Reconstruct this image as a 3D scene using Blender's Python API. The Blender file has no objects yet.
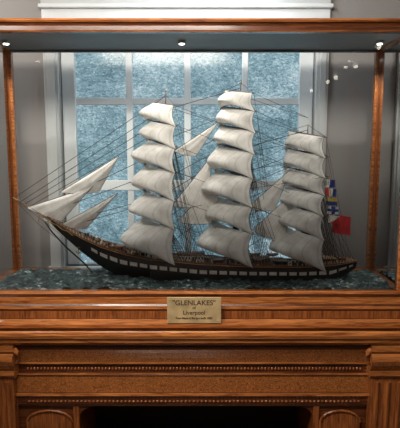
import bpy, math, random
from mathutils import Vector, noise, Matrix
random.seed(7)
sc = bpy.context.scene
sc.view_settings.view_transform = 'Standard'

# ------------------------------------------------------------------ survey
F, CY, CZ = 500.0, -2.2, 1.60
TH = math.atan(64/500.0)
FW = Vector((0, math.cos(TH), -math.sin(TH)))
UP = Vector((0, math.sin(TH), math.cos(TH)))
def P(u, v, y):
    """measured drawing position -> metres on the vertical plane at depth y"""
    d = Vector((1,0,0))*((u-200)/F) + UP*((214-v)/F) + FW
    t = (y-CY)/d.y
    return Vector((d.x*t, y, CZ+d.z*t))
def X(u, y): return P(u, 150, y).x
def Z(v, y): return P(200, v, y).z

# ------------------------------------------------------------------ materials
def new_mat(name):
    m = bpy.data.materials.new(name); m.use_nodes = True
    nt = m.node_tree; b = nt.nodes['Principled BSDF']
    return m, nt, b
def plain(name, col, rough=.5, metal=0, var=.12, scale=40, bump=0.0):
    m, nt, b = new_mat(name)
    tc = nt.nodes.new('ShaderNodeTexCoord'); n = nt.nodes.new('ShaderNodeTexNoise')
    n.inputs['Scale'].default_value = scale; n.inputs['Detail'].default_value = 4
    nt.links.new(tc.outputs['Object'], n.inputs['Vector'])
    r = nt.nodes.new('ShaderNodeValToRGB')
    r.color_ramp.elements[0].position=.3; r.color_ramp.elements[1].position=.7
    r.color_ramp.elements[0].color = (*[c*(1-var) for c in col],1)
    r.color_ramp.elements[1].color = (*[min(1,c*(1+var)) for c in col],1)
    nt.links.new(n.outputs['Fac'], r.inputs['Fac']); nt.links.new(r.outputs['Color'], b.inputs['Base Color'])
    b.inputs['Roughness'].default_value = rough; b.inputs['Metallic'].default_value = metal
    if bump:
        bp = nt.nodes.new('ShaderNodeBump'); bp.inputs['Strength'].default_value = bump; bp.inputs['Distance'].default_value=.002
        nt.links.new(n.outputs['Fac'], bp.inputs['Height']); nt.links.new(bp.outputs['Normal'], b.inputs['Normal'])
    return m
def wood(name, dark, light, stretch=(2,30,30), scale=3.0, rough=.26, burl=False, coat=.7):
    m, nt, b = new_mat(name)
    tc = nt.nodes.new('ShaderNodeTexCoord'); mp = nt.nodes.new('ShaderNodeMapping')
    mp.inputs['Scale'].default_value = stretch
    nt.links.new(tc.outputs['Object'], mp.inputs['Vector'])
    n = nt.nodes.new('ShaderNodeTexNoise'); n.inputs['Scale'].default_value = scale
    n.inputs['Detail'].default_value = 8; n.inputs['Roughness'].default_value=.68
    n.inputs['Distortion'].default_value = 2.5 if burl else .8
    nt.links.new(mp.outputs['Vector'], n.inputs['Vector'])
    r = nt.nodes.new('ShaderNodeValToRGB')
    r.color_ramp.elements[0].position=.36; r.color_ramp.elements[1].position=.64
    r.color_ramp.elements[0].color=(*dark,1); r.color_ramp.elements[1].color=(*light,1)
    nt.links.new(n.outputs['Fac'], r.inputs['Fac']); nt.links.new(r.outputs['Color'], b.inputs['Base Color'])
    b.inputs['Roughness'].default_value = rough
    b.inputs['Coat Weight'].default_value = coat; b.inputs['Coat Roughness'].default_value=.12
    return m
M = {}
M['wood']  = wood('case_wood', (.17,.047,.012),(.58,.205,.055))
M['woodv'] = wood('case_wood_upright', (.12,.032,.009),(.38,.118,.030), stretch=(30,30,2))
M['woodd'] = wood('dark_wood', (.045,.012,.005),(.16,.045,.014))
M['burl']  = wood('burl_wood', (.08,.022,.007),(.52,.18,.045), stretch=(16,16,20), scale=5, burl=True)
M['floor'] = wood('floorboards', (.08,.04,.02),(.2,.1,.05), stretch=(2,25,2))
M['wall']  = plain('wall_paint', (.36,.34,.33), .8, var=.05, scale=3)
M['ceil']  = plain('ceiling_paint', (.5,.5,.5), .8, var=.03, scale=3)
M['trim']  = plain('white_trim_paint', (.82,.85,.86), .5, var=.05, scale=8)
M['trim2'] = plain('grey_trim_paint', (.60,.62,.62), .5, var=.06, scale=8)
M['lid']   = plain('case_lid_paint', (.17,.185,.19), .5, var=.15, scale=4)
M['brass'] = plain('brass', (.70,.53,.28), .40, .45, var=.22, scale=20)
M['ink']   = plain('engraving', (.06,.03,.02), .6)
M['black'] = plain('ship_black', (.012,.011,.011), .4)
M['white'] = plain('ship_white', (.82,.80,.75), .5)
M['brown'] = plain('ship_brown', (.085,.036,.02), .5, var=.4, scale=120)
M['redbr'] = plain('ship_teak', (.24,.09,.038), .5, var=.3, scale=120)
M['deck']  = wood('ship_deck', (.16,.085,.045),(.34,.20,.11), stretch=(4,140,10), rough=.6, coat=0)
M['spar']  = plain('ship_spar', (.42,.26,.14), .5, var=.3, scale=60)
M['mast']  = plain('ship_mast', (.17,.10,.06), .5, var=.3, scale=60)
M['rope']  = plain('rope', (.045,.033,.026), .8)
M['gold']  = plain('gilding', (.75,.5,.18), .35, .6)
M['red']   = plain('flag_red', (.65,.035,.04), .7)
M['blue']  = plain('flag_blue', (.03,.06,.28), .7)
M['yellow']= plain('flag_yellow', (.7,.5,.08), .7)
M['shade']  = plain('recess_shade_paint', (.012,.008,.006), .8)  # near-black panels: the kneehole's shade put into the colour
M['metal'] = plain('lamp_metal', (.3,.3,.3), .35, 1)

# sail cloth: off-white with seams
m, nt, b = new_mat('sail_cloth'); M['sail']=m
tc = nt.nodes.new('ShaderNodeTexCoord')
n = nt.nodes.new('ShaderNodeTexNoise'); n.inputs['Scale'].default_value=18; n.inputs['Detail'].default_value=6
nt.links.new(tc.outputs['Object'], n.inputs['Vector'])
r = nt.nodes.new('ShaderNodeValToRGB')
r.color_ramp.elements[0].color=(.62,.595,.555,1); r.color_ramp.elements[1].color=(.86,.845,.81,1)
r.color_ramp.elements[0].position=.3; r.color_ramp.elements[1].position=.62
nt.links.new(n.outputs['Fac'], r.inputs['Fac'])
uv = nt.nodes.new('ShaderNodeUVMap')
w = nt.nodes.new('ShaderNodeTexWave'); w.inputs['Scale'].default_value=2.6; w.bands_direction='X'
nt.links.new(uv.outputs['UV'], w.inputs['Vector'])
r2 = nt.nodes.new('ShaderNodeValToRGB'); r2.color_ramp.elements[0].position=0; r2.color_ramp.elements[1].position=.08
r2.color_ramp.elements[0].color=(.82,.81,.80,1); r2.color_ramp.elements[1].color=(1,1,1,1)
nt.links.new(w.outputs['Fac'], r2.inputs['Fac'])
mx = nt.nodes.new('ShaderNodeMixRGB'); mx.blend_type='MULTIPLY'; mx.inputs['Fac'].default_value=1
nt.links.new(r.outputs['Color'], mx.inputs['Color1']); nt.links.new(r2.outputs['Color'], mx.inputs['Color2'])
nt.links.new(mx.outputs['Color'], b.inputs['Base Color']); b.inputs['Roughness'].default_value=.85
bp=nt.nodes.new('ShaderNodeBump'); bp.inputs['Distance'].default_value=.004; bp.inputs['Strength'].default_value=.5
nt.links.new(n.outputs['Fac'], bp.inputs['Height']); nt.links.new(bp.outputs['Normal'], b.inputs['Normal'])

# case glass
m = bpy.data.materials.new('case_glass'); m.use_nodes=True; nt=m.node_tree; nt.nodes.clear(); M['glass']=m
o = nt.nodes.new('ShaderNodeOutputMaterial'); t=nt.nodes.new('ShaderNodeBsdfTransparent'); g=nt.nodes.new('ShaderNodeBsdfGlossy')
t.inputs['Color'].default_value=(.98,.988,.984,1); g.inputs['Roughness'].default_value=.01
fr=nt.nodes.new('ShaderNodeFresnel'); fr.inputs['IOR'].default_value=1.5
ms=nt.nodes.new('ShaderNodeMixShader')
nt.links.new(fr.outputs[0],ms.inputs[0]); nt.links.new(t.outputs[0],ms.inputs[1]); nt.links.new(g.outputs[0],ms.inputs[2]); nt.links.new(ms.outputs[0],o.inputs[0])

# obscured window glass, its daylight painted in as patterned emission
m, nt, b = new_mat('rippled_window_glass'); M['pane']=m
tc=nt.nodes.new('ShaderNodeTexCoord'); mp=nt.nodes.new('ShaderNodeMapping'); mp.inputs['Scale'].default_value=(52,52,95)
nt.links.new(tc.outputs['Object'], mp.inputs['Vector'])
n=nt.nodes.new('ShaderNodeTexNoise'); n.inputs['Scale'].default_value=1.1; n.inputs['Detail'].default_value=6; n.inputs['Roughness'].default_value=.82; n.inputs['Distortion'].default_value=.8
nt.links.new(mp.outputs['Vector'], n.inputs['Vector'])
n2=nt.nodes.new('ShaderNodeTexNoise'); n2.inputs['Scale'].default_value=3.2; n2.inputs['Detail'].default_value=3
nt.links.new(tc.outputs['Object'], n2.inputs['Vector'])
ad=nt.nodes.new('ShaderNodeMath'); ad.operation='MULTIPLY_ADD'; ad.inputs[1].default_value=.42
nt.links.new(n2.outputs['Fac'], ad.inputs[0]); nt.links.new(n.outputs['Fac'], ad.inputs[2])
sub=nt.nodes.new('ShaderNodeMath'); sub.operation='SUBTRACT'; sub.inputs[1].default_value=.21
nt.links.new(ad.outputs[0], sub.inputs[0])
r=nt.nodes.new('ShaderNodeValToRGB'); e=r.color_ramp.elements
e[0].position=.37; e[0].color=(.05,.10,.12,1); e[1].position=.64; e[1].color=(.72,.83,.88,1)
k=e.new(.45); k.color=(.14,.25,.31,1); k=e.new(.54); k.color=(.28,.44,.52,1)
nt.links.new(sub.outputs[0], r.inputs['Fac'])
b.inputs['Base Color'].default_value=(.05,.08,.09,1); b.inputs['Roughness'].default_value=.15
nt.links.new(r.outputs['Color'], b.inputs['Emission Color']); b.inputs['Emission Strength'].default_value=.9

# sea
m, nt, b = new_mat('modelled_sea'); M['sea']=m
at=nt.nodes.new('ShaderNodeTexCoord'); mp=nt.nodes.new('ShaderNodeMapping'); mp.inputs['Scale'].default_value=(18,34,34)
nt.links.new(at.outputs['Object'], mp.inputs['Vector'])
n=nt.nodes.new('ShaderNodeTexNoise'); n.inputs['Scale'].default_value=1.2; n.inputs['Detail'].default_value=7; n.inputs['Roughness'].default_value=.72
nt.links.new(mp.outputs['Vector'], n.inputs['Vector'])
r=nt.nodes.new('ShaderNodeValToRGB'); e=r.color_ramp.elements
e[0].position=.40; e[0].color=(.015,.030,.032,1); e[1].position=.66; e[1].color=(.85,.89,.88,1)
k=e.new(.55); k.color=(.06,.115,.115,1); k=e.new(.60); k.color=(.22,.31,.30,1)
nt.links.new(n.outputs['Fac'], r.inputs['Fac']); nt.links.new(r.outputs['Color'], b.inputs['Base Color']); b.inputs['Roughness'].default_value=.25
bp=nt.nodes.new('ShaderNodeBump'); bp.inputs['Distance'].default_value=.008; bp.inputs['Strength'].default_value=.9
nt.links.new(n.outputs['Fac'], bp.inputs['Height']); nt.links.new(bp.outputs['Normal'], b.inputs['Normal'])

def emis(name,col,s):
    m,nt,b=new_mat(name); b.inputs['Emission Color'].default_value=(*col,1); b.inputs['Emission Strength'].default_value=s
    b.inputs['Base Color'].default_value=(*col,1); return m
M['bulb']=emis('lamp_bulb',(1,.93,.8),16)

# ------------------------------------------------------------------ mesh helpers
class MB:
    def __init__(s): s.v=[]; s.f=[]; s.m=[]; s.mats=[]; s.uv={}; s.sm=[]
    def mi(s,k):
        if k not in s.mats: s.mats.append(k)
        return s.mats.index(k)
    def add(s,vs,fs,k,smooth=False,uvs=None):
        o=len(s.v); s.v+= [tuple(v) for v in vs]; i=s.mi(k)
        for q in fs: s.f.append([a+o for a in q]); s.m.append(i); s.sm.append(smooth)
        if uvs:
            for j,u in enumerate(uvs): s.uv[o+j]=u
    def box(s,x0,x1,y0,y1,z0,z1,k,bev=0):
        if x0>x1:x0,x1=x1,x0
        if y0>y1:y0,y1=y1,y0
        if z0>z1:z0,z1=z1,z0
        b=min(bev,(x1-x0)/3,(y1-y0)/3,(z1-z0)/3)
        if b<=0:
            vs=[(x,y,z) for z in(z0,z1) for y in(y0,y1) for x in(x0,x1)]
            s.add(vs,[(0,2,3,1),(4,5,7,6),(0,1,5,4),(2,6,7,3),(0,4,6,2),(1,3,7,5)],k); return
        import bmesh
        bm=bmesh.new(); bmesh.ops.create_cube(bm,size=1)
        for v in bm.verts: v.co=Vector(((x0+x1)/2+v.co.x*(x1-x0),(y0+y1)/2+v.co.y*(y1-y0),(z0+z1)/2+v.co.z*(z1-z0)))
        bmesh.ops.bevel(bm,geom=bm.edges[:],offset=b,segments=2,affect='EDGES',profile=.5)
        bm.verts.index_update(); s.add([v.co.copy() for v in bm.verts],[[v.index for v in f.verts] for f in bm.faces],k); bm.free()
    def tube(s,pts,rad,k,n=8,cap=True):
        pts=[Vector(p) for p in pts]; N=len(pts)
        if not hasattr(rad,'__len__'): rad=[rad]*N
        vs=[];fs=[]
        for i,p in enumerate(pts):
            d=(pts[min(i+1,N-1)]-pts[max(i-1,0)]).normalized()
            a=d.cross(Vector((0,0,1)))
            if a.length<.05: a=d.cross(Vector((0,1,0)))
            a.normalize(); b=d.cross(a)
            for j in range(n):
                t=2*math.pi*j/n; vs.append(p+a*math.cos(t)*rad[i]+b*math.sin(t)*rad[i])
        for i in range(N-1):
            for j in range(n):
                fs.append((i*n+j,i*n+(j+1)%n,(i+1)*n+(j+1)%n,(i+1)*n+j))
        s.add(vs,fs,k,True)
        if cap:
            s.add(vs[:n],[tuple(range(n))],k); s.add(vs[-n:],[tuple(range(n))],k)
    def ball(s,c,r,k,n=8,sc=(1,1,1)):
        vs=[];fs=[]; h=n//2+1
        for i in range(h+1):
            p=math.pi*i/h
            for j in range(n):
                t=2*math.pi*j/n
                vs.append((c[0]+r*sc[0]*math.sin(p)*math.cos(t),c[1]+r*sc[1]*math.sin(p)*math.sin(t),c[2]+r*sc[2]*math.cos(p)))
        for i in range(h):
            for j in range(n): fs.append((i*n+j,i*n+(j+1)%n,(i+1)*n+(j+1)%n,(i+1)*n+j))
        s.add(vs,fs,k,True)
    def prof(s,x0,x1,pts,ks,yb):
        """moulding: front outline pts (y,z) top->down run along x, closed at yb"""
        N=len(pts)
        for i in range(N-1):
            a,b=pts[i],pts[i+1]
            s.add([(x0,a[0],a[1]),(x1,a[0],a[1]),(x1,b[0],b[1]),(x0,b[0],b[1])],[(0,3,2,1)],ks[i] if not isinstance(ks,str) else ks)
        k=ks if isinstance(ks,str) else ks[0]
        for x in (x0,x1):
            vs=[(x,p[0],p[1]) for p in pts]+[(x,yb,pts[-1][1]),(x,yb,pts[0][1])]
            s.add(vs,[tuple(range(len(vs)))],k)
        for z in (pts[0],pts[-1]):
            s.add([(x0,z[0],z[1]),(x1,z[0],z[1]),(x1,yb,z[1]),(x0,yb,z[1])],[(0,1,2,3)],k)
    def obj(s,name,parent=None,solid=0):
        me=bpy.data.meshes.new(name); me.from_pydata(s.v,[],s.f)
        for k in s.mats: me.materials.append(M[k])
        for i,p in enumerate(me.polygons): p.material_index=s.m[i]; p.use_smooth=s.sm[i]
        if s.uv:
            l=me.uv_layers.new(name='UVMap')
            for lp in me.loops: l.data[lp.index].uv=s.uv.get(lp.vertex_index,(0,0))
        me.update()
        ob=bpy.data.objects.new(name,me); sc.collection.objects.link(ob)
        if parent: ob.parent=parent
        return ob
def empty(name,parent=None):
    e=bpy.data.objects.new(name,None); sc.collection.objects.link(e); e.empty_display_size=.1
    if parent: e.parent=parent
    return e

# ------------------------------------------------------------------ room
YW=.70; H=2.75; RX=2.3; RY=-3.4
def slab(name,*a):
    k=a[-1]; b=MB(); b.box(*a[:-1],k); return b.obj(name)
slab('floor',-RX-.1,RX+.1,RY-.1,YW+.25,-.1,0,'floor')
slab('ceiling',-RX-.1,RX+.1,RY-.1,YW+.25,H,H+.1,'ceil')
slab('wall_left',-RX-.1,-RX,RY,YW,0,H,'wall')
slab('wall_right',RX,RX+.1,RY,YW,0,H,'wall')
slab('wall_front',-RX-.1,RX+.1,RY-.1,RY,0,H,'wall')
YG=YW+.06
wx0,wx1=X(62,YW),X(313,YW); wz0,wz1=Z(266,YW),Z(34,YW)
b=MB()
b.box(-RX-.1,wx0,YW,YW+.2,0,H,'wall'); b.box(wx1,RX+.1,YW,YW+.2,0,H,'wall')
b.box(wx0,wx1,YW,YW+.2,0,wz0,'wall'); b.box(wx0,wx1,YW,YW+.2,wz1,H,'wall')
b.obj('wall_back')
win=empty('window_1')
b=MB()
gx=[(78,127.5),(134,184.5),(191,241),(247,297)]; gr=[(40,98),(105,180),(190,262)]
sx0,sx1=wx0+.003,wx1-.003
ys0,ys1=YG-.03,YG+.02
xs=[sx0]+[X(c,YG) for p in gx for c in p]+[sx1]
for i in range(0,len(xs),2): b.box(xs[i],xs[i+1],ys0 if i in(0,8) else ys0+.010,ys1,wz0+.002,wz1-.002,'trim',.004)
zs=[wz1-.002]+[Z(c,YG) for p in gr for c in p]+[wz0+.002]
for i in range(0,len(zs),2): b.box(sx0+.001,sx1-.001,ys0+(.004 if i!=2 else .014),ys1-.001,zs[i+1],zs[i],'trim',.004)
b.obj('sash_bars',win)
b=MB(); b.box(sx0+.002,sx1-.002,YG,YG+.006,wz0+.004,wz1-.004,'pane'); b.obj('panes',win)
b=MB()
cx0,cx1=X(48,YW),X(325,YW)
for a,c in((cx0,wx0),(wx1,cx1)):
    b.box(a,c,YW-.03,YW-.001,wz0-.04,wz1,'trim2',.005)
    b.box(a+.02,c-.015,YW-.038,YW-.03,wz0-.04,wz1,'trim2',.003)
b.box(cx0,cx1,YW-.03,YW-.001,wz1,Z(10,YW),'trim',.004)
b.box(cx0-.01,cx1+.01,YW-.055,YW-.001,Z(10,YW),Z(6,YW),'trim',.005)
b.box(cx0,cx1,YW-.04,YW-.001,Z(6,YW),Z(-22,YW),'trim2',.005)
b.box(cx0-.02,cx1+.02,YW-.07,YW+.028,wz0-.03,wz0,'trim',.006)
b.obj('casing',win)
b=MB(); b.box(-RX+.02,RX-.02,YW-.015,YW-.001,0.001,.14,'trim2',.004); b.obj('baseboard_back')
b=MB(); b.box(-RX+.001,-RX+.016,RY,YW-.02,.001,.14,'trim2',.004); b.obj('baseboard_left')
b=MB(); b.box(RX-.016,RX-.001,RY,YW-.02,.001,.14,'trim2',.004); b.obj('baseboard_right')

# ------------------------------------------------------------------ display case
case=empty('glass_display_case')
D=.446
xL,xR=X(-29,0),X(414,0); xC=(xL+xR)/2
zT=Z(21,0); zU=Z(32,0); zB=Z(291,0); PW=.042
b=MB()
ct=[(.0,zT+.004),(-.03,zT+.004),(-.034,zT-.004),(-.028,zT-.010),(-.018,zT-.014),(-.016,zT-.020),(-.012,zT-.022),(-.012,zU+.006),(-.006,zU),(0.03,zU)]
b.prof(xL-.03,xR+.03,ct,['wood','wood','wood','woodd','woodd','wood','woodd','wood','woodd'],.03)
b.box(xL-.03,xR+.03,D-.03,D+.012,zU,zT+.004,'wood',.003)
b.box(xL-.03,xL+PW,.03,D-.03,zU,zT+.004,'wood',.003)
b.box(xR-PW,xR+.03,.03,D-.03,zU,zT+.004,'wood',.003)
b.obj('top_frame',case)
b=MB()
for x0 in (xL,xR-PW):
    for y0 in (0,D-.035):
        b.box(x0,x0+PW,y0,y0+.035,zB-.001,zU,'wood',.004)
        b.box(x0+.012,x0+PW-.012,y0-.004,y0+.039,zB,zU,'woodv',.002)
b.obj('corner_posts',case)
b=MB(); b.box(xL+PW,xR-PW,.03,D-.03,zU+.006,zT-.002,'lid'); 
b.box(xL+PW,xR-PW,D-.036,D-.028,zU-.006,zU+.004,'lid',.002)
b.obj('lid_panel',case)
b=MB()
def quad(b,p): b.add(p,[(0,1,2,3)],'glass')
quad(b,[(xL+PW,.012,zB),(xR-PW,.012,zB),(xR-PW,.012,zU),(xL+PW,.012,zU)])
quad(b,[(xL+PW,D-.018,zB),(xR-PW,D-.018,zB),(xR-PW,D-.018,zU),(xL+PW,D-.018,zU)])
for x in (xL+.02,xR-.02): quad(b,[(x,.035,zB),(x,D-.035,zB),(x,D-.035,zU),(x,.035,zU)])
b.obj('glass_panes',case)
b=MB()
LD=[(P(182,41,.23).x,.2),(xR-.10,.2),(xL+.10,.2)]  # fittings added in the lid, standing in for reflected lamps
for x,y in LD:
    b.tube([(x,y,zU+.006),(x,y,zU-.008)],[.020,.018],'metal',14)
    b.tube([(x,y,zU-.008),(x,y,zU-.010)],.012,'bulb',12)
b.obj('added_lid_lights',case)
zb0=Z(330,-.03)
b=MB()
def pr(l): return [(y,Z(v,y)) for v,y in l]
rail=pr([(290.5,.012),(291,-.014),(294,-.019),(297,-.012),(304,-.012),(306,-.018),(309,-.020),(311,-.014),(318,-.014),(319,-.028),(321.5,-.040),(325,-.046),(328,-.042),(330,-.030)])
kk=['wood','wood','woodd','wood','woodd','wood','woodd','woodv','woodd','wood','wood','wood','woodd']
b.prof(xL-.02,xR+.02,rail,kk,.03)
b.box(xL-.02,xL+PW,.03,D+.02,zb0,zB,'wood',.004); b.box(xR-PW,xR+.02,.03,D+.02,zb0,zB,'wood',.004)
b.box(xL+PW,xR-PW,D-.03,D+.02,zb0,zB,'wood',.004)
b.box(xL+PW,xR-PW,.03,D-.03,zb0,zB-.035,'woodd')
b.obj('base_rails',case)

# ------------------------------------------------------------------ sea
b=MB(); nx,ny=280,80; sx0,sx1=xL+PW+.001,xR-PW-.001; sy0,sy1=.032,D-.032
zsea=Z(291,.02)-.003
def seaz(x,y):
    h=noise.fractal(Vector((x*9+3,y*20,0)),1,2,5)*.016+abs(noise.noise(Vector((x*24,y*44,4))))*.020
    h+=.014*math.exp(-((y-.23)/.14)**2)+.014*math.exp(-((x+.48)/.12)**2-((y-.25)/.09)**2)
    return zsea+h
vs=[];fs=[]
for j in range(ny+1):
    for i in range(nx+1):
        x=sx0+(sx1-sx0)*i/nx; y=sy0+(sy1-sy0)*j/ny; vs.append((x,y,seaz(x,y)))
for j in range(ny):
    for i in range(nx):
        a=j*(nx+1)+i; fs.append((a,a+1,a+nx+2,a+nx+1))
b.add(vs,fs,'sea',True)
b.box(sx0,sx1,sy0,sy1,zB-.034,zsea-.018,'sea')
b.obj('modelled_sea')

# ------------------------------------------------------------------ cabinet
cab=empty('wooden_cabinet')
b=MB()
xa,xb=X(-60,0),X(445,0)
top=pr([(331,.03),(331,-.085),(333,-.098),(336,-.102),(339,-.098),(340,-.090),(343,-.088),(345,-.076),(346,-.06)])
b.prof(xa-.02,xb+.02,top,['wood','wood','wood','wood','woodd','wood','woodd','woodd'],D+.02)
b.obj('top_slab',cab)
b=MB()
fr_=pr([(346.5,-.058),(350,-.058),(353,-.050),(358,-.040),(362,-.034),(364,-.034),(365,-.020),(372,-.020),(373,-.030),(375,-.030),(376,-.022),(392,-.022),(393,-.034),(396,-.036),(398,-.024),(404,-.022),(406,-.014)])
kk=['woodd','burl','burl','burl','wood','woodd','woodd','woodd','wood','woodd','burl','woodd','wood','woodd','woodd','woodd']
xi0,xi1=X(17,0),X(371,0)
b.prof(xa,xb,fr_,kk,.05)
b.obj('frieze',cab)
b=MB()
zr=Z(368.5,-.022); x=xi0+.012
while x<xi1-.01:
    b.ball((x,-.024,zr),.0064,'woodv',8,(.8,.9,1.25)); x+=.0155
zr=Z(401,-.023); x=xi0+.012
while x<xi1-.01:
    b.ball((x,-.026,zr),.006,'woodv',8,(1.2,.8,.9)); x+=.0185
b.obj('bead_carving',cab)
b=MB()
for (p0,p1) in ((-44,5),(379,430)):
    a,c=X(p0,-.06),X(p1,-.06)
    blk=pr([(346.5,-.085),(352,-.085),(354,-.080),(357,-.094),(362,-.098),(366,-.090),(369,-.078),(371,-.070),(372,-.082),(376,-.082),(378,-.070)])
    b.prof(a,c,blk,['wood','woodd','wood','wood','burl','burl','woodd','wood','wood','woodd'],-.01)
    z1=Z(378,-.07)
    b.box(a+.012,c-.012,-.066,-.01,.10,z1,'woodv',.004)
    w=(c-a-.024)
    for i in range(4):
        xx=a+.012+w*(i+.5)/4; b.tube([(xx,-.066,.13),(xx,-.066,z1-.02)],.011,'woodv',10)
    b.box(a-.004,c+.004,-.085,.0,.0,.10,'wood',.006)
    s=1 if p0<0 else -1
    e=c if p0<0 else a
    b.tube([(e,-.07,Z(349,-.07)),(e+s*.012,-.07,Z(352,-.07)),(e+s*.014,-.066,Z(358,-.07)),(e+s*.004,-.062,Z(364,-.07))],[.012,.013,.01,.006],'wood',10)
b.obj('corner_pilasters',cab)
b=MB()
zt=Z(405,-.02)
oL,oR=X(68,0),X(324,0)
b.box(xa+.01,xa+.04,0,D,.0,zt,'woodv'); b.box(xb-.04,xb-.01,0,D,.0,zt,'woodv')
b.box(xa+.04,xb-.04,D-.02,D,.0,zt,'shade')
b.box(xa+.04,xb-.04,.0,D-.02,zt-.004,zt+.02,'woodd')
b.box(xa+.04,xb-.04,.0,D-.02,.06,.10,'woodd')
for a,c in ((xa+.04,oL),(oR,xb-.04)):
    b.box(a,c,.0,.03,.10,zt,'woodd')
    in0,in1=(X(10,0),oL) if c==oL else (oR,X(376,0))
    cxm=(in0+in1)/2; hw=(in1-in0)/2-.02; zc=zt-.09
    pts=[(cxm-hw,-.006,.16),(cxm-hw,-.006,zc)]
    for i in range(9):
        t=math.pi*(1-i/8); pts.append((cxm+hw*math.cos(t),-.006,zc+.055*math.sin(t)))
    pts+=[(cxm+hw,-.006,zc),(cxm+hw,-.006,.16),(cxm-hw,-.006,.16)]
    b.tube(pts,.006,'woodv',8)
    vs=[(p[0]*.98+cxm*.02,-.003,p[2]) for p in pts[:-1]]
    b.add(vs,[tuple(range(len(vs)))],'woodv')
    xe=c if c==oL else a
    b.box(xe-.014,xe+.014,-.012,.35,.10,zt,'woodv',.004)
b.box(oL,oR,.35,.36,.1,zt,'shade')
for e,s in ((oL+.014,1),(oR-.014,-1)):
    pts=[(e,-.004,zt),(e+s*.10,-.004,zt)]
    for i in range(7):
        t=i/6*math.pi/2; pts.append((e+s*.10*(1-math.sin(t)),-.004,zt-.01-.06*(1-math.cos(t))))
    n=len(pts); vs=pts+[(p[0],.02,p[2]) for p in pts]
    b.add(vs,[tuple(range(n)),tuple(range(n,2*n))]+[(i,(i+1)%n,n+(i+1)%n,n+i) for i in range(n)],'woodd')
b.box(xa,xb,-.02,.01,0,.10,'wood',.006)
b.obj('carcass',cab)

# ------------------------------------------------------------------ plaque
pl=empty('brass_name_plaque')
yp=-.047
a=P(167,297,yp); c=P(221,323,yp)
b=MB(); b.box(a.x,c.x,yp-.004,yp,c.z,a.z,'brass',.003)
for xx in (a.x+.012,c.x-.012):
    for zz in (a.z-.012,c.z+.012): b.ball((xx,yp-.005,zz),.0035,'brass',8,(1,.4,1))
b.obj('plate',pl)
for i,(t,sz) in enumerate((('"GLENLAKES"',.032),('of',.018),('Liverpool',.026),('Four-Masted Barque built 1885',.0130))):
    cu=bpy.data.curves.new('engraving_%d'%i,'FONT'); cu.body=t; cu.size=sz; cu.align_x='CENTER'; cu.extrude=.0003; cu.offset=.0004
    o=bpy.data.objects.new('engraving_%d'%(i+1),cu); sc.collection.objects.link(o); o.parent=pl
    o.location=((a.x+c.x)/2,yp-.0045,a.z-[.036,.054,.079,.100][i]); o.rotation_euler=(math.pi/2,0,0); cu.materials.append(M['ink'])

# ------------------------------------------------------------------ ship
ship=empty('model_sailing_ship')
def Yc(u): return .262-.025*(u-50)/307
def lerp(tb,u):
    for i in range(len(tb)-1):
        if u<=tb[i+1][0]:
            t=(u-tb[i][0])/(tb[i+1][0]-tb[i][0]); return tb[i][1]+(tb[i+1][1]-tb[i][1])*t
    return tb[-1][1]
HB=[(47,.002),(55,.013),(65,.028),(80,.046),(105,.066),(140,.080),(190,.087),(270,.087),(310,.080),(335,.066),(348,.050),(357,.034)]
SH=[(47,216),(55,222),(65,228),(80,236.5),(100,245.5),(125,253),(150,258),(200,263),(250,265.5),(300,266),(335,264),(357,261)]
BT=[(47,219),(55,229),(65,239),(80,253),(95,265),(105,272),(120,279),(200,287),(330,287),(340,281),(350,274.5),(357,269)]
def sheer(u,side=-1):
    y=Yc(u)+side*lerp(HB,u); p=P(u,lerp(SH,u),Yc(u)-lerp(HB,u)); return Vector((p.x,y,p.z))
def sect(u,side):
    hb=lerp(HB,u); yn=Yc(u)-hb
    p=P(u,lerp(SH,u),yn); zb=P(u,lerp(BT,u),yn).z; out=[]
    for t in (0,.07,.22,.30,.46,.85,1.0):
        w=1.0-.05*t if lerp(BT,u)>282 else (1-.55*t*t)
        out.append(Vector((p.x,Yc(u)+side*hb*w,p.z+(zb-p.z)*t)))
    return out
b=MB(); NS=248; us=[47+(357-47)*i/(NS) for i in range(NS+1)]
for side in (-1,1):
    S=[sect(u,side) for u in us]
    for i in range(NS):
        for j in range(6):
            um=us[i]
            k='black'
            if j==0: k='redbr'
            if j==3: k='black' if (um<90 or um>352 or i%8 in(0,1)) else 'white'
            b.add([S[i][j],S[i+1][j],S[i+1][j+1],S[i][j+1]],[(0,1,2,3)],k)
A=sect(357,-1);B=sect(357,1)
for j in range(6): b.add([A[j],B[j],B[j+1],A[j+1]],[(0,1,2,3)],'brown' if j!=3 else 'white')
for i in range(NS):
    A=sect(us[i],-1)[-1];B=sect(us[i],1)[-1];C=sect(us[i+1],1)[-1];E=sect(us[i+1],-1)[-1]
    b.add([A,B,C,E],[(0,1,2,3)],'black')
b.obj('hull',ship)
def dz(u): return -.0085 if 95<u<325 else -.001
b=MB()
for i in range(NS):
    u0,u1=us[i],us[i+1]
    q=[sheer(u0,-1),sheer(u0,1),sheer(u1,1),sheer(u1,-1)]
    d=dz((u0+u1)/2)
    b.add([v+Vector((0,0,d)) for v in q],[(0,1,2,3)],'deck')
for side in(-1,1):
    b.tube([sheer(u,side) for u in us[::3]],.0014,'redbr',6)
    b.tube([sect(u,side)[1]+Vector((0,side*.0006,0)) for u in us[3:-2:3]],.0010,'gold',5)
for u in (95,325):
    b.add([sheer(u,-1),sheer(u,1),sheer(u,1)+Vector((0,0,-.009)),sheer(u,-1)+Vector((0,0,-.009))],[(0,1,2,3)],'brown')
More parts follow.
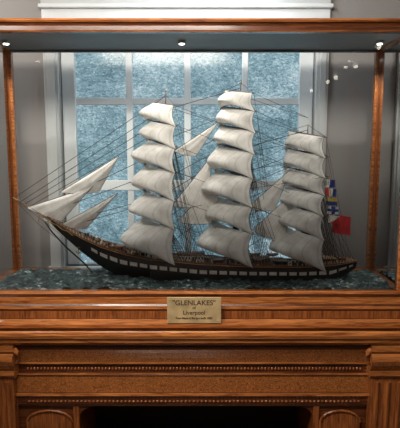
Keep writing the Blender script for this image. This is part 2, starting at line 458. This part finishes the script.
for lo,hi in ((52,98),(322,356)):
    for side in (-1,1):
        n=int((hi-lo)/3)
        for i in range(n+1):
            p=sheer(lo+(hi-lo)*i/n,side); b.tube([p,p+Vector((0,0,.014))],.0009,'white',4)
        for h in (.007,.014):
            b.tube([sheer(lo+(hi-lo)*i/n,side)+Vector((0,0,h)) for i in range(n+1)],.0008,'redbr',4)
for side in(-1,1):
    for u in range(100,322,3):
        p=sheer(u,side)*1; b.tube([p,p+Vector((0,0,.008))],.0010,'spar',4)
b.obj('deck_and_rails',ship)
b=MB()
def dk(u,o=0): p=sheer(u,-1); return Vector((p.x,Yc(u)+o,p.z+dz(u)))
def house(u0,u1,w,h,k='redbr',roof='white'):
    p,q=dk(u0),dk(u1); z=min(p.z,q.z); y=p.y
    b.box(p.x,q.x,y-w,y+w,z-.001,z+h,k,.001)
    b.box(p.x-.003,q.x+.003,y-w-.003,y+w+.003,z+h,z+h+.0025,roof,.001)
    n=max(2,int((q.x-p.x)/.014))
    for i in range(n):
        xx=p.x+(q.x-p.x)*(i+.5)/n; b.box(xx-.003,xx+.003,y-w-.0012,y-w,z+h*.45,z+h*.8,'black')
house(108,122,.026,.026,'redbr','deck'); house(178,204,.036,.034,'white','redbr'); house(130,143,.03,.014,'brown','deck')
house(212,224,.03,.014,'redbr','deck'); house(250,272,.034,.030,'spar','redbr'); house(276,290,.026,.016,'brown','deck')
house(318,338,.032,.028,'redbr','spar'); house(342,348,.012,.014,'brown','redbr')
def boat(u,o,L=.066,up=.040):
    c=dk(u,o)+Vector((0,0,up)); n=10; vs=[];fs=[]
    for i in range(n+1):
        t=-1+2*i/n; w=.013*(1-t*t)**.6+.0004; sh=.003*t*t
        for j in range(7):
            a=math.pi*j/6; vs.append((c.x+t*L/2,c.y+w*math.cos(a),c.z+sh-.014*math.sin(a)*(1-.5*t*t)))
    for i in range(n):
        for j in range(6): fs.append((i*7+j,i*7+j+1,i*7+8+j,i*7+7+j))
    b.add(vs,fs,'white',True)
    b.add([vs[i*7] for i in range(n+1)]+[vs[i*7+6] for i in range(n,-1,-1)],[tuple(range(2*n+2))],'redbr')
    for s in(-.3,.3):
        x=c.x+s*L; b.tube([(x,c.y,c.z-up),(x,c.y-.004,c.z+.008),(x,c.y+.006,c.z+.014)],.0011,'black',5)
for u,o in ((184,-.02),(198,.02),(260,-.055),(258,.045),(277,-.055),(276,.045),(209,-.055),(132,-.035)): boat(u,o)
for u,o in ((78,0),(104,.0),(150,-.03),(226,.03),(296,-.03),(340,.0),(125,-.03),(240,-.02)):
    p=dk(u,o); b.tube([p,p+Vector((0,0,.004)),p+Vector((0,0,.010)),p+Vector((0,0,.012))],[.007,.004,.005,.006],'brown',10)
for i in range(280):
    u=random.uniform(84,345); o=random.uniform(-.07,.07)*lerp(HB,u)/.09; p=dk(u,o); s=random.uniform(.0015,.005)
    b.box(p.x-s,p.x+s,p.y-s,p.y+s,p.z,p.z+random.uniform(.004,.024),random.choice(['brown','redbr','black','spar','white','brown','mast']))
b.obj('deck_fittings',ship)
b=MB()
bs0=P(70,233,Yc(70)); bs1=P(40,214,Yc(40)); bs2=P(13,197.5,Yc(13))
b.tube([bs0,bs1,bs2],[.0085,.0065,.0028],'spar',12)
b.tube([P(45,222,Yc(45)),P(52,232,Yc(52)),P(66,247,Yc(66)),P(84,263,Yc(84)),P(92,272,Yc(92))],[.003,.004,.004,.004,.004],'black',8)
for side in(-1,1):
    pts=[]
    for i in range(12):
        u=49+i*2.2; hb=lerp(HB,u)*.9+.002; v=lerp(SH,u)+2.5+.6*math.sin(i*1.3); p=P(u,v,Yc(u)+side*hb); pts.append(p)
    b.tube(pts,.0018,'gold',6)
fh=P(45,219,Yc(45))
b.tube([fh+Vector((.010,0,-.010)),fh+Vector((.003,0,-.004)),fh+Vector((-.002,0,.004)),fh+Vector((-.004,0,.009))],[.004,.006,.005,.002],'white',10)
b.ball(fh+Vector((-.006,0,.012)),.0038,'white',10)
b.tube([fh,fh+Vector((-.012,-.003,.004))],[.002,.001],'white',6)
mg=P(38,224,Yc(38)); b.tube([bs1,mg],.0016,'mast',6)
an=P(78,247,Yc(78)-lerp(HB,78)-.004)
b.tube([an,an+Vector((.004,0,-.030))],.0015,'black',6)
b.tube([an+Vector((-.010,0,-.020)),an+Vector((-.004,0,-.030)),an+Vector((.004,0,-.032)),an+Vector((.012,0,-.026)),an+Vector((.016,0,-.018))],.0016,'black',6)
b.tube([an+Vector((-.008,-.004,-.002)),an+Vector((.008,.004,-.002))],.0013,'spar',6)
st=sheer(357,-1); st2=sheer(357,1)
b.tube([st+Vector((0,0,-.006)),st2+Vector((0,0,-.006))],.0016,'gold',6)
b.obj('bow_and_stern_details',ship)

masts=dict(
 fore=dict(xt=166,xb=160,top=90,y=[104,123,143,167,194,220],foot=251,hw=[11.5,14.5,15.5,16,16.5,18,20]),
 main=dict(xt=241,xb=232,top=82,y=[92,109,128,148,173,200,225],foot=254,hw=[12.5,15.5,17,17.5,17.5,18,19,21]),
 mizzen=dict(xt=308,xb=302,top=125,y=[134,152,171,189,208,230],foot=258,hw=[14.5,16.5,17,17,17,18.5,21]))
bm_=MB(); bs_=MB()
ropes=[]; fine=[]
def rope(*pts): ropes.append([Vector(p) for p in pts])
def thin(*pts): fine.append([Vector(p) for p in pts])
KX=.0049
def sail_grid(bb,fn,nu,nv):
    vs=[];uvs=[];fs=[]
    for j in range(nv+1):
        for i in range(nu+1):
            vs.append(fn(i/nu,j/nv)); uvs.append((i/nu,j/nv))
    for j in range(nv):
        for i in range(nu):
            a=j*(nu+1)+i; fs.append((a,a+1,a+nu+2,a+nu+1))
    bb.add(vs,fs,'sail',True,uvs)
dh=Vector((.60,-.80,0)).normalized(); fwd=Vector((dh.y,-dh.x,0)); dr=Vector((dh.x,dh.y,-.15))
for nm,md in masts.items():
    xt,xb=md['xt'],md['xb']; yb=262
    def mx(v,md=md): return md['xb']+(md['xt']-md['xb'])*(yb-v)/(yb-md['top'])
    def mp_(v,mx=mx,md=md): return P(mx(v),v,Yc(md['xb']))
    md['mp']=mp_
    L=md['y']; vt=[yb+4,L[-1]-4,L[-1]-5,L[3],L[3]-1,L[0],md['top']]
    bm_.tube([mp_(v) for v in vt],[.0072,.0062,.005,.0045,.0038,.003,.0018],'mast',10)
    bm_.ball(mp_(md['top']),.0045,'gold',8)
    for v in (L[-1]-3,L[3]+2):
        c=mp_(v); bm_.box(c.x-.012,c.x+.016,c.y-.022,c.y+.022,c.z,c.z+.003,'brown',.001)
    md['yards']=[]
    for i,v in enumerate(L+[md['foot']]):
        c=mp_(v)+fwd*.009; hw=md['hw'][i]*KX/dh.x
        md['yards'].append((c,hw))
        if i<len(L):
            bm_.tube([c-dr*hw*1.08,c-dr*hw*.5,c,c+dr*hw*.5,c+dr*hw*1.08],[.0014,.0034,.0040,.0034,.0014],'mast',8)
            thin(c-dr*hw,mp_(v-9)); thin(c+dr*hw,mp_(v-9))
    for i in range(len(L)):
        (ca,ha),(cb,hb)=md['yards'][i],md['yards'][i+1]
        hgt=(ca-cb).z; amp=hgt*random.uniform(1.0,1.25)+.014; ph=random.uniform(-1,1); sk=random.uniform(-.02,.12)
        def fn(s,t,ca=ca,cb=cb,ha=ha*.96,hb=hb*.99,hgt=hgt,amp=amp,ph=ph,sk=sk):
            u=2*s-1; w=ha+(hb-ha)*t - .14*ha*math.sin(math.pi*t)
            p=ca.lerp(cb,t)+dr*(u*w)
            uu=u+sk*(1-u*u)
            bel=amp*(1-abs(uu)**2.2*.95)*(math.sin(math.pi*min(1,.05+t*.82)))**.85
            p+=fwd*(bel+.004)
            p.z+=hgt*(.22*t**3*(1-u*u)) - hgt*.12*t*(abs(u)) + sk*hgt*.8*t*u
            p+=fwd*(.0022*math.sin(u*8+t*5+ph*9)*t)
            return p
        sail_grid(bs_,fn,18,16)
        for e_ in ([fn(0,k/8) for k in range(9)],[fn(1,k/8) for k in range(9)],[fn(k/10,1) for k in range(11)]): fine.append(e_)
        thin(fn(0,1),cb-dr*hb); thin(fn(1,1),cb+dr*hb)
        for q in (.25,.5,.75): thin(fn(q,1),mp_((L+[md['foot']])[i+1]+2))
    top1=mp_(L[-1]-5); top2=mp_(L[3]-3); top3=mp_(L[0]+2)
    for side in (-1,1):
        legs=[]
        for k in range(8):
            u=md['xb']-2+k*3.8; f=sheer(u,side); legs.append(f); rope(f,top1+Vector((0,side*.004,0)))
        n=15
        for r_ in range(1,n):
            t=r_/n; thin(*[q.lerp(top1,t) for q in legs])
        l2=[top1+Vector((-.010+.012*k,side*.024,0)) for k in range(4)]
        for q in l2: rope(q,top2)
        for r_ in range(1,9): thin(*[q.lerp(top2,r_/9) for q in l2])
        for k,tp in enumerate((top1,top2,mp_(L[2]),mp_(L[1]),top3)):
            rope(sheer(md['xb']+22+k*3.5,side),tp); rope(sheer(md['xb']+24+k*3.5,side),tp)
        thin(mp_(L[3])+Vector((.01,side*.02,0)),top3)
    for j,(c,hw) in enumerate(md['yards'][:-1]):
        for s in (-1,1):
            thin(c+dr*hw*s*.55,sheer(md['xb']+6+j*2,s)); 
M_=masts
fm,mm,zm=M_['fore']['mp'],M_['main']['mp'],M_['mizzen']['mp']
for v,bu,bv in ((96,14,198),(108,20,202),(118,25,204),(128,29,207),(150,36,211),(170,42,215),(196,56,224),(200,62,228)):
    rope(fm(v),P(bu,bv,Yc(bu)))
for (a,va,c,vc) in ((mm,88,fm,110),(mm,110,fm,140),(mm,128,fm,165),(mm,150,fm,196),(mm,196,fm,250),(mm,170,fm,222),(mm,140,fm,180),
                    (zm,130,mm,150),(zm,150,mm,176),(zm,172,mm,205),(zm,190,mm,222),(zm,214,mm,256),(zm,160,mm,190)):
    rope(a(va),c(vc))
thin(bs2,mg); thin(mg,P(56,238,Yc(56))); thin(bs1,mg); thin(bs2,P(60,234,Yc(60)))
for s in(-1,1):
    thin(bs2,sheer(70,s)); thin(bs1,sheer(66,s))
order=['fore','main','mizzen']
for i,nm in enumerate(order):
    for j,(c,hw) in enumerate(M_[nm]['yards'][:-1]):
        for s in(-1,1):
            e=c+dr*hw*s
            if i<2:
                t=M_[order[i+1]]['mp'](min(255,M_[nm]['y'][j]+26)); thin(e,t)
                thin(e,sheer(M_[order[i+1]]['xb']-18-j*2,s))
            else:
                thin(e,sheer(354-j*3,s)+Vector((0,0,.004)))
                if j<3: thin(e,mm(M_[nm]['y'][j]+20))
def tri(A,B,C,bel=.02,yo=0):
    A,B,C=[P(q[0],q[1],Yc(q[0])+(q[2] if len(q)>2 else 0)) for q in (A,B,C)]
    nrm=Vector((0,-1,-.10)).normalized()
    def fn(s,t):
        p=A.lerp(B.lerp(C,s),t)
        foot=.10*(A-(B+C)/2).length*t*t*4*s*(1-s)*.4
        q=p+nrm*bel*math.sin(math.pi*min(1,t*.85))*(4*s*(1-s))**.7
        q+=(((B+C)/2-A).normalized())*foot
        q.y+=.0015*math.sin(s*14+t*4)
        return q
    sail_grid(bs_,fn,14,14)
    fine.append([fn(0,k/8) for k in range(9)]); fine.append([fn(1,k/8) for k in range(9)]); fine.append([fn(k/8,1) for k in range(9)])
    rope(B,A); thin(C,C+Vector((.02,-.02,-.03)))
for T in (((119,156),(60,192,-.02),(99,192,.03),.018),((93,186),(27,207.5,-.01),(62,221,.02),.014),((118,193),(62,224,-.01),(86,229,.02),.014),
          ((218,122,-.01),(174,151,-.03),(196,156,-.01),.012),((213,154,-.01),(172,206,-.03),(206,204,-.03),.016),((224,172,-.01),(178,221,-.03),(212,223,-.03),.014),
          ((290,170,-.01),(247,208,-.03),(275,210,-.02),.014),((298,188,-.01),(252,230,-.03),(284,240,-.03),.014)):
    tri(*T)
bm_.obj('masts_and_yards',ship)
so=bs_.obj('sails',ship)
b=MB()
g0=zm(222); g1=P(336,214,Yc(336)); b.tube([g0,g1],[.003,.0015],'mast',8)
k0=zm(254); k1=P(342,250,Yc(342)); b.tube([k0,k1],[.0032,.002],'mast',8)
b.obj('gaff_and_boom',ship)
def cloth(bb,p0,w,h,drop,mats,rows=6,cols=6):
    for j in range(rows):
        for i in range(cols):
            q=[]
            for a,c in((i,j),(i+1,j),(i+1,j+1),(i,j+1)):
                s=a/cols;t=c/rows
                q.append(p0+Vector((w*s,.006*math.sin(s*7+t*2),-h*t-drop*s)))
            bb.add(q,[(0,1,2,3)],mats(i,j),True)
b=MB()
e0=P(333,214,Yc(333)-.01)
cloth(b,e0,.090,.092,.016,lambda i,j:('white' if (i+j)%3==0 else 'blue') if (i<3 and j<3) else 'red',8,8)
thin(P(336,214,Yc(336)),e0,P(345,262,Yc(345)))
hp=[P(324+1.2*i,179+9*i,Yc(330)-.07) for i in range(5)]
sty=[lambda i,j:'white' if (i//3)%2==0 else 'blue', lambda i,j:'white' if (i>1 and i<4) else 'red' if i<2 else 'blue',
     lambda i,j:'yellow' if j<3 else 'blue', lambda i,j:'blue' if (2<=i<4 or 2<=j<4) else 'white', lambda i,j:'white' if i+j<6 else 'red']
for p,s in zip(hp,sty): cloth(b,p,.054,.037,.005,s)
thin(zm(150),*hp,P(334,250,Yc(330)-.05))
b.obj('flags',ship)
def curve(nm,lst,rad,mat):
    cu=bpy.data.curves.new(nm,'CURVE'); cu.dimensions='3D'; cu.bevel_depth=rad; cu.bevel_resolution=0
    for pts in lst:
        sp=cu.splines.new('POLY'); sp.points.add(len(pts)-1)
        for q,p in zip(sp.points,pts): q.co=(*p,1)
    cu.materials.append(M[mat]); o=bpy.data.objects.new(nm,cu); sc.collection.objects.link(o); o.parent=ship
curve('standing_rigging',ropes,.0015,'rope'); curve('running_rigging',fine,.0010,'rope')

# ------------------------------------------------------------------ lights
def lamp(nm,typ,loc,tgt,en,col,size=.5,spot=None):
    l=bpy.data.lights.new(nm,typ); l.energy=en; l.color=col
    if typ=='AREA': l.shape='RECTANGLE'; l.size=size; l.size_y=size*.6
    if typ=='SPOT': l.spot_size=spot; l.spot_blend=.6; l.shadow_soft_size=size
    if typ=='POINT': l.shadow_soft_size=size
    o=bpy.data.objects.new(nm,l); sc.collection.objects.link(o); o.location=loc
    o.rotation_euler=(Vector(tgt)-Vector(loc)).to_track_quat('-Z','Y').to_euler(); return o
lamp('added_room_fill','AREA',(-.3,-1.2,2.70),(0,.1,.9),66,(1,.92,.82),1.2)  # unseen soft area lamp added overhead to light case and cabinet
lamp('added_sail_key','SPOT',(-1.45,-1.5,2.66),(0,.2,1.25),110,(1,.94,.86),.025,math.radians(52))  # added key light from upper left, for shading on the sails
lamp('added_wall_fill','AREA',(-1.7,.35,2.65),(-1.2,.6,1.3),8,(1,.96,.92),.4)  # added fill to brighten the wall left of the window
lamp('added_window_fill','AREA',(.1,.2,2.65),(.0,.7,2.0),5,(.85,.93,1),.5)  # added cool fill to lift the window head and wall above
for i,(x,y) in enumerate(LD):
    lamp('added_lid_lamp','SPOT',(x,y,zU-.02),(x*.9,y,1.0),6.0,(1,.96,.90),.012,math.radians(140))  # spots added beneath the lid fittings
for i,(u,v,yy) in enumerate(((337,77,1.6),(357,66,1.6),(380,47,1.5))):
    q=P(u,v,yy); p=Vector((q.x,-yy,min(q.z,H-.02)))
    b=MB(); b.ball((p.x,p.y,p.z),.016,'bulb',12)
    b.tube([(p.x,p.y-.012,p.z+.012),(p.x,p.y-.07,p.z+.045)],[.026,.018],'metal',14)
    b.tube([(p.x,p.y-.06,p.z+.045),(p.x,p.y-.06,H)],.006,'metal',8)
    b.obj('ceiling_spotlight')
w=bpy.data.worlds.new('World'); sc.world=w; w.use_nodes=True
w.node_tree.nodes['Background'].inputs[0].default_value=(.5,.6,.7,1); w.node_tree.nodes['Background'].inputs[1].default_value=.5
# ------------------------------------------------------------------ camera
cd=bpy.data.cameras.new('camera'); cam=bpy.data.objects.new('camera',cd); sc.collection.objects.link(cam)
cam.location=(0,CY,CZ); cam.rotation_euler=(math.pi/2-TH,0,0)
cd.sensor_fit='HORIZONTAL'; cd.sensor_width=36; cd.lens=36*F/400; cd.clip_start=.05
sc.camera=cam
